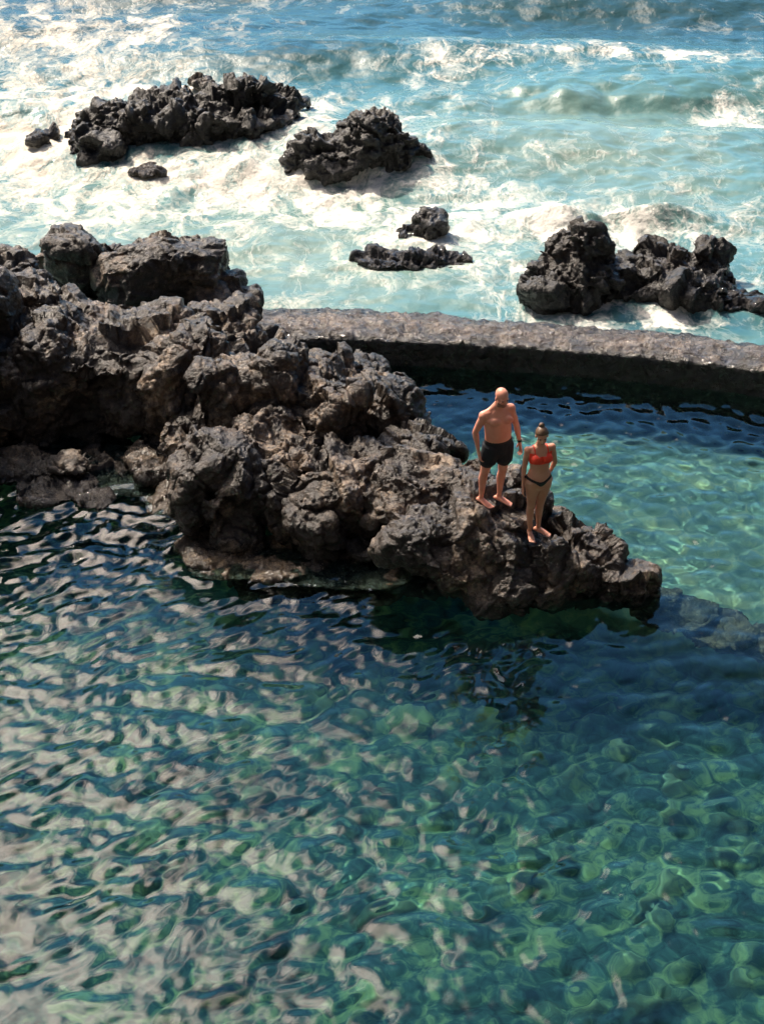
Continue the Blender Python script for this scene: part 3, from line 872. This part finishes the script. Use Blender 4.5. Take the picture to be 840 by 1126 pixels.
def foot(bm, ankle, d, s=1.0):
    """heel, arch and toes; sole at ankle.z - .08*s"""
    d = V3(d[0], d[1], 0).normalized(); lat = V3(-d.y, d.x, 0); z0 = ankle.z - .08 * s
    g = lambda f, h: V3(ankle.x + d.x * f * s, ankle.y + d.y * f * s, z0 + h * s)
    loft(bm, [(g(-.055, .032), .028 * s, .030 * s), (g(.0, .045), .034 * s, .044 * s), (g(.06, .037), .038 * s, .036 * s), (g(.12, .024), .046 * s, .024 * s), (g(.155, .017), .045 * s, .016 * s)], lat, 5, 16)
    for q, (off, ln, r) in enumerate(((.032, .052, .0125), (.012, .050, .009), (-.006, .043, .0085), (-.022, .034, .008), (-.036, .024, .0075))):
        sg = FOOT_SIDE[0]
        loft(bm, [(g(.145, .016) + lat * off * sg * s, r * s, r * s), (g(.165 + ln * .5, .014) + lat * off * sg * 1.05 * s, r * s, r * .9 * s), (g(.155 + ln, .011) + lat * off * sg * 1.05 * s, r * .85 * s, r * .8 * s)], lat, 3, 8)
FOOT_SIDE = [1]

def head(bm, c, fwd, up, s=1.0, neck=None, neck_r=.055):
    """skull, jaw, nose, brow, chin and ears round the head centre c (eye level)"""
    up = (up - fwd * up.dot(fwd)).normalized(); x = fwd.cross(up).normalized()
    m = Matrix((x, fwd, up)).transposed()
    at = lambda a, b, h: c + m @ (V3(a, b, h) * s)
    ball(bm, at(0, -.012, .035), (.076 * s, .096 * s, .088 * s), m)            # skull
    ball(bm, at(0, .022, -.035), (.060 * s, .068 * s, .078 * s), m)            # face
    ball(bm, at(0, .045, -.088), (.036 * s, .034 * s, .026 * s), m)            # chin
    for sg in (-1, 1):
        ball(bm, at(.040 * sg, .012, -.068), (.022 * s, .045 * s, .030 * s), m)  # jaw
        ball(bm, at(.034 * sg, .066, -.030), (.022 * s, .018 * s, .018 * s), m)  # cheek
        ball(bm, at(.032 * sg, .072, .018), (.028 * s, .016 * s, .010 * s), m)   # brow
        ball(bm, at(.078 * sg, -.008, -.012), (.010 * s, .022 * s, .034 * s), m) # ear
    loft(bm, [(at(0, .082, .012), .010 * s, .010 * s), (at(0, .094, -.015), .012 * s, .012 * s), (at(0, .104, -.034), .017 * s, .014 * s)], x, 4, 10)
    ball(bm, at(0, .084, -.062), (.024 * s, .012 * s, .010 * s), m)
    if neck is not None:
        loft(bm, [(neck, neck_r * 1.25, neck_r * 1.1), (neck.lerp(c, .45), neck_r, neck_r), (at(0, -.02, -.05), neck_r * .98, neck_r)], x, 4, 16)
    return at, m

def finish_body(bm, mat, voxel=0.0055, it=5, name='person'):
    me = remeshed(bm, voxel, name)
    b2 = bmesh.new(); b2.from_mesh(me)
    for _ in range(it): bmesh.ops.smooth_vert(b2, verts=b2.verts, factor=0.5, use_axis_x=True, use_axis_y=True, use_axis_z=True)
    b2.to_mesh(me); b2.free()
    me.polygons.foreach_set('use_smooth', [True] * len(me.polygons))
    me.materials.clear(); me.materials.append(mat)
    return me

def patch(body, name, fn, off, mat, parent, wrinkle=0.0, seed=1):
    """A garment cut from the body's own skin where fn(points) is true, lifted off by `off`."""
    a = coords(body); n = normals(body)
    keep = fn(a)
    lift = off + (wrinkle * fbm(a * 14.0, 2, seed) if wrinkle else 0)
    pos = a + n * np.reshape(lift, (-1, 1)) if wrinkle else a + n * off
    idx = -np.ones(len(a), int); vs_ = []; fs = []
    for p in body.polygons:
        vv = list(p.vertices)
        if all(keep[q] for q in vv):
            f = []
            for q in vv:
                if idx[q] < 0: idx[q] = len(vs_); vs_.append(tuple(pos[q]))
                f.append(int(idx[q]))
            fs.append(f)
    o = mesh_obj(name, vs_, fs, mat, parent)
    b2 = bmesh.new(); b2.from_mesh(o.data)
    be = [e for e in b2.edges if e.is_boundary]                     # close the hem down to the skin
    bv = {v for e in be for v in e.verts}
    for _ in range(2):
        mv = {}
        for v in bv:
            nb = [e.other_vert(v).co for e in v.link_edges if e.is_boundary]
            mv[v] = v.co * .5 + sum(nb, Vector()) / max(1, len(nb)) * .5
        for v, q in mv.items(): v.co = q
    b2.to_mesh(o.data); b2.free()
    md = o.modifiers.new('thick', 'SOLIDIFY'); md.thickness = off * 0.9; md.offset = -1
    return o

def person(name, label, base, mesh):
    o = link(bpy.data.objects.new(name, mesh))
    o.location = base
    props(o, label, 'person')
    return o

# ---- the man
bm = bmesh.new()
J = dict(ra=V3(-.11, 0, .085), la=V3(.12, .045, .085), rk=V3(-.085, -.085, .50), lk=V3(.145, -.04, .50),
         rh=V3(-.015, -.125, .90), lh=V3(.155, -.055, .90))
yaw = V3(.93, .36, 0).normalized()              # from his right to his left
fw = V3(.36, -.93, 0).normalized()
tor = [(V3(.07, -.085, .84), .155, .105), (V3(.07, -.09, .93), .178, .118), (V3(.066, -.105, 1.03), .172, .122), (V3(.06, -.12, 1.14), .172, .128),
       (V3(.052, -.132, 1.25), .178, .122), (V3(.046, -.140, 1.34), .188, .118), (V3(.042, -.142, 1.41), .150, .095), (V3(.045, -.145, 1.47), .075, .066)]
loft(bm, tor, yaw, 6, 24)
for sg in (-1, 1):                                # chest, buttocks, shoulder blades
    ball(bm, V3(.047, -.14, 1.315) + yaw * .082 * sg + fw * .085, (.085, .05, .06), None)
    ball(bm, V3(.07, -.085, .88) + yaw * .08 * sg - fw * .07, (.085, .07, .09))
RS, LS = V3(-.126, -.205, 1.375), V3(.206, -.075, 1.408)
for S_ in (RS, LS):
    loft(bm, [(V3(.047, -.14, 1.515), .042, .05), (V3(.047, -.14, 1.47).lerp(S_, .45), .046, .058), (S_ + V3(0, 0, .012), .045, .052)], fw, 5, 14)
for a_, h_, kn, an in (('r', 'rh', 'rk', 'ra'), ('l', 'lh', 'lk', 'la')):
    H, K, A2 = J[h_], J[kn], J[an]
    loft(bm, [(H + V3(0, 0, .03), .098, .105), (H.lerp(K, .3), .088, .092), (H.lerp(K, .65), .070, .074), (K, .054, .058)], yaw, 6, 18)
    back = -fw * .022
    loft(bm, [(K, .053, .057), (K.lerp(A2, .28) + back, .055, .060), (K.lerp(A2, .6) + back * .4, .042, .045), (K.lerp(A2, .88), .030, .034), (A2, .032, .036)], yaw, 6, 16)
FOOT_SIDE[0] = 1
foot(bm, J['ra'], (.60, -.68))
FOOT_SIDE[0] = -1
foot(bm, J['la'], (.72, -.55))
RE, RW = V3(-.222, -.165, 1.125), V3(-.178, -.185, .880)
LE, LW = V3(.292, -.065, 1.165), V3(.338, -.075, .935)
for S_, E_, W_, lat in ((RS, RE, RW, fw), (LS, LE, LW, fw)):
    ball(bm, S_ + V3(0, 0, -.005), (.066, .066, .072))
    mid = V3(.045, -.14, 1.42)
    loft(bm, [(mid.lerp(S_, .35), .065, .06), (S_.lerp(mid, .1), .06, .06), (S_.lerp(E_, .3), .054, .050), (S_.lerp(E_, .7), .046, .043), (E_, .039, .038)], lat, 5, 16)
    loft(bm, [(E_, .039, .039), (E_.lerp(W_, .25), .043, .040), (E_.lerp(W_, .65), .033, .029), (W_, .027, .022)], lat, 5, 16)
hand(bm, RW, RW - RE + V3(.02, -.01, -.08), yaw, -1, 1.05)
hand(bm, LW, LW - LE + V3(.0, -.02, -.1), -yaw, 1, 1.05)
hf = (V3(.42, -.86, -.20)).normalized()
h_at, h_m = head(bm, V3(.085, -.215, 1.635), hf, V3(.15, -.35, 1), 0.99, V3(.045, -.145, 1.46), .062)
base_m = Vector(MAN_C)
MAN_S = 0.97
me = finish_body(bm, M_SKIN_M, name='person')
man = person('person', 'bald bearded man in dark swim shorts, standing on the rock ridge and looking down', base_m, me)

def leg_cut(a, H, K, f):
    """height above a hem across the thigh at fraction f from hip to knee"""
    d = (K - H); L_ = d.length; d = d / L_
    return (a - np.array(H)) @ np.array(d) / L_ < f
bm = bmesh.new()                                   # shorts: a looser shell round hips and thighs
loft(bm, [(V3(.072, -.088, .83), .168, .125), (V3(.07, -.09, .93), .190, .132), (V3(.067, -.10, 1.005), .178, .122)], yaw, 6, 28)
for h_, kn in (('rh', 'rk'), ('lh', 'lk')):
    H, K = J[h_], J[kn]
    loft(bm, [(H + V3(0, 0, .02), .112, .122), (H.lerp(K, .32), .118, .114), (H.lerp(K, .54), .116, .108)], yaw, 6, 22)
ms = remeshed(bm, 0.006, 'swim_shorts')
a = coords(ms); n = normals(ms)
hem_r = leg_cut(a, J['rh'], J['rk'], .60); hem_l = leg_cut(a, J['lh'], J['lk'], .60)
a = a + n * (0.008 * fbm(a * np.array([16, 16, 6]), 3, 5))[:, None]
zc = .985 + 0.0 * a[:, 2]
a[:, 2] = np.minimum(a[:, 2], 1.012)
set_coords(ms, a); ms.materials.append(M_SHORTS)
man.scale = (MAN_S,) * 3
sh = link(bpy.data.objects.new('swim_shorts', ms), man)
bm = bmesh.new()                                   # drawstring waistband
loft(bm, [(V3(.067, -.100, .992), .182, .126), (V3(.067, -.102, 1.016), .176, .122)], yaw, 2, 28)
wbm = remeshed(bm, 0.006, 'waistband'); wbm.materials.append(M_BLACK)
link(bpy.data.objects.new('waistband', wbm), sh)
c0 = np.array(h_at(0, 0, 0)); hm = np.array(h_m)
def head_local(a, c=c0, m=hm, s=0.99):
    return (a - c) @ m / s
def beard_fn(a):
    q = head_local(a)
    return (q[:, 2] < -.042 - .25 * np.maximum(0, .045 - q[:, 1])) & (q[:, 1] > .005) & (q[:, 2] > -.125) & (np.abs(q[:, 0]) < .08) & ~((np.abs(q[:, 0]) < .020) & (np.abs(q[:, 2] + .064) < .006))
patch(man.data, 'beard', beard_fn, .005, M_BEARD, man)
for sg in (-1, 1):
    bm = bmesh.new(); ball(bm, h_at(.032 * sg, .079, -.001), (.013, .008, .007), h_m)
    e = bpy.data.meshes.new('eye'); bm.to_mesh(e); bm.free(); e.materials.append(M_EYE)
    link(bpy.data.objects.new('eye', e), man)
bm = bmesh.new(); ball(bm, h_at(0, .090, -.064), (.021, .010, .005), h_m)
e = bpy.data.meshes.new('mouth'); bm.to_mesh(e); bm.free(); e.materials.append(M_LIP); link(bpy.data.objects.new('mouth', e), man)
bm = bmesh.new()
wd = (LW - LE).normalized()
loft(bm, [(LW - wd * .030, .0335, .029), (LW - wd * .012, .0325, .028)], fw, 3, 18)
e = bpy.data.meshes.new('wristwatch'); bm.to_mesh(e); bm.free()
e.materials.append(M_BLACK); link(bpy.data.objects.new('wristwatch', e), man)

# ---- the woman
bm = bmesh.new()
J = dict(ra=V3(-.066, .01, .078), la=V3(.045, .075, .078), rk=V3(-.052, -.05, .465), lk=V3(.062, -.015, .465), rh=V3(-.035, -.115, .85), lh=V3(.115, -.085, .85))
yaw = V3(.97, .20, 0).normalized(); fw = V3(.20, -.97, 0).normalized()
tor = [(V3(.04, -.095, .79), .135, .095), (V3(.04, -.10, .86), .168, .112), (V3(.043, -.105, .94), .142, .098), (V3(.050, -.108, 1.03), .114, .082), (V3(.054, -.112, 1.12), .126, .088),
       (V3(.056, -.118, 1.20), .138, .092), (V3(.056, -.122, 1.275), .138, .080), (V3(.057, -.124, 1.325), .095, .062), (V3(.058, -.125, 1.36), .055, .05)]
loft(bm, tor, yaw, 6, 24)
for sg in (-1, 1):
    ball(bm, V3(.056, -.12, 1.195) + yaw * .065 * sg + fw * .075, (.062, .055, .058))
    ball(bm, V3(.04, -.10, .83) + yaw * .075 * sg - fw * .065, (.085, .075, .085))
for h_, kn, an in (('rh', 'rk', 'ra'), ('lh', 'lk', 'la')):
    H, K, A2 = J[h_], J[kn], J[an]
    loft(bm, [(H + V3(0, 0, .02), .094, .100), (H.lerp(K, .25), .086, .090), (H.lerp(K, .65), .062, .066), (K, .048, .051)], yaw, 6, 18)
    back = -fw * .02
    loft(bm, [(K, .047, .050), (K.lerp(A2, .28) + back, .049, .053), (K.lerp(A2, .6) + back * .4, .037, .040), (K.lerp(A2, .88), .026, .030), (A2, .028, .031)], yaw, 6, 16)
FOOT_SIDE[0] = 1
foot(bm, J['ra'], (.12, -.9), .92)
FOOT_SIDE[0] = -1
foot(bm, J['la'], (.75, -.65), .92)
RS, LS = V3(-.088, -.135, 1.285), V3(.198, -.10, 1.295)
RE, RW = V3(-.135, -.115, 1.035), V3(-.150, -.145, .815)
LE, LW = V3(.238, -.03, 1.055), V3(.178, .035, .865)
for S_, E_, W_ in ((RS, RE, RW), (LS, LE, LW)):
    ball(bm, S_, (.048, .048, .052))
    mid = V3(.057, -.122, 1.29)
    loft(bm, [(mid.lerp(S_, .4), .048, .046), (S_.lerp(mid, .1), .045, .045), (S_.lerp(E_, .3), .040, .039), (S_.lerp(E_, .7), .035, .034), (E_, .030, .030)], fw, 5, 16)
    loft(bm, [(E_, .030, .030), (E_.lerp(W_, .25), .033, .031), (E_.lerp(W_, .65), .025, .023), (W_, .021, .018)], fw, 5, 16)
hand(bm, RW, RW - RE + V3(.0, -.02, -.12), yaw, -1, .90)
hand(bm, LW, V3(-.45, .02, -.8), V3(-.5, .6, .2), 1, .90)
hf = V3(.06, -.92, -.22).normalized()
h_at, h_m = head(bm, V3(.072, -.185, 1.505), hf, V3(.02, -.4, 1), .89, V3(.058, -.125, 1.35), .045)
me = finish_body(bm, M_SKIN_W, name='person')
woman = person('person', 'woman in red bikini top and black bottoms with an arm behind her back', Vector(WOM_C), me)
hc = np.array(h_at(0, 0, 0)); hm = np.array(h_m)
def hair_fn(a):
    q = (a - hc) @ hm / .89
    line = .062 - .55 * np.maximum(0, .055 - q[:, 1])
    return (q[:, 2] > np.maximum(line, -.075)) & (q[:, 2] > -.08) & (np.abs(q[:, 0]) < .1) & (np.linalg.norm(q, axis=1) < .16)
hair = patch(woman.data, 'hair', hair_fn, .010, M_HAIR, woman, .004, 3)
bm = bmesh.new(); ball(bm, h_at(0, -.055, .132), (.034, .034, .036), h_m); ball(bm, h_at(0, -.045, .112), (.026, .026, .02), h_m)
e = remeshed(bm, .004, 'hair_bun'); aa = coords(e); set_coords(e, aa + normals(e) * (0.003 * fbm(aa * 60, 2, 2))[:, None]); e.materials.append(M_HAIR)
link(bpy.data.objects.new('hair_bun', e), hair)
for sg in (-1, 1):
    bm = bmesh.new(); ball(bm, h_at(.031 * sg, .079, -.001), (.013, .008, .007), h_m)
    e = bpy.data.meshes.new('eye'); bm.to_mesh(e); bm.free(); e.materials.append(M_EYE); link(bpy.data.objects.new('eye', e), woman)
bm = bmesh.new(); ball(bm, h_at(0, .091, -.063), (.021, .009, .006), h_m)
e = bpy.data.meshes.new('mouth'); bm.to_mesh(e); bm.free(); e.materials.append(M_LIP); link(bpy.data.objects.new('mouth', e), woman)
yv, fv = np.array(yaw), np.array(fw)
tc = np.array((.056, -.12, 0.0))
arm_r, arm_l = np.array(RS), np.array(LS)
def on_torso(a):
    u = (a - tc) @ yv
    v = (a - tc) @ fv
    return u, v, (np.abs(u) < .142 + .0 * u)
def top_fn(a):
    u, v, t = on_torso(a); z = a[:, 2]
    neck = 1.215 + 1.9 * np.maximum(0, np.abs(u) - .045) * (np.abs(u) < .2)
    front = (v > -.02) & (z < np.minimum(neck + .02, 1.272)) & (z > 1.122)
    back = (v <= 0) & (z < 1.19) & (z > 1.14)
    strap = (np.abs(np.abs(u) - .078) < .009) & (z >= 1.235) & (z < 1.40) & (v > -.06)
    return (front | back) & (np.abs(u) < .135) | strap
patch(woman.data, 'bikini_top', top_fn, .006, M_RED, woman)
pc = np.array((.041, -.10, 0.0))
def bottom_fn(a):
    u = (a - pc) @ yv; v = (a - pc) @ fv; z = a[:, 2]
    rise = .868 + .45 * np.maximum(0, np.abs(u) - .02)
    fr = (v > -.02) & (z < rise + .018) & (z > rise - .022 - .35 * np.maximum(0, .075 - np.abs(u)))
    bk = (v <= -.02) & (z < .935) & (z > .80 + .5 * np.abs(u))
    far_hand = np.ones(len(a), bool)
    for w_ in (LW, RW):
        far_hand &= np.linalg.norm(a - np.array(w_), axis=1) > .055
    far_hand &= np.linalg.norm(a - np.array(LW + V3(-.04, .0, -.07)), axis=1) > .062
    far_hand &= np.linalg.norm(a - np.array(LW.lerp(LE, .35)), axis=1) > .055
    return (fr | bk) & (np.abs(u) < .185) & (z > .74) & (z < .955) & far_hand
patch(woman.data, 'bikini_bottom', bottom_fn, .006, M_BLACK, woman)
woman.rotation_euler = (0, R(-3.0), 0)
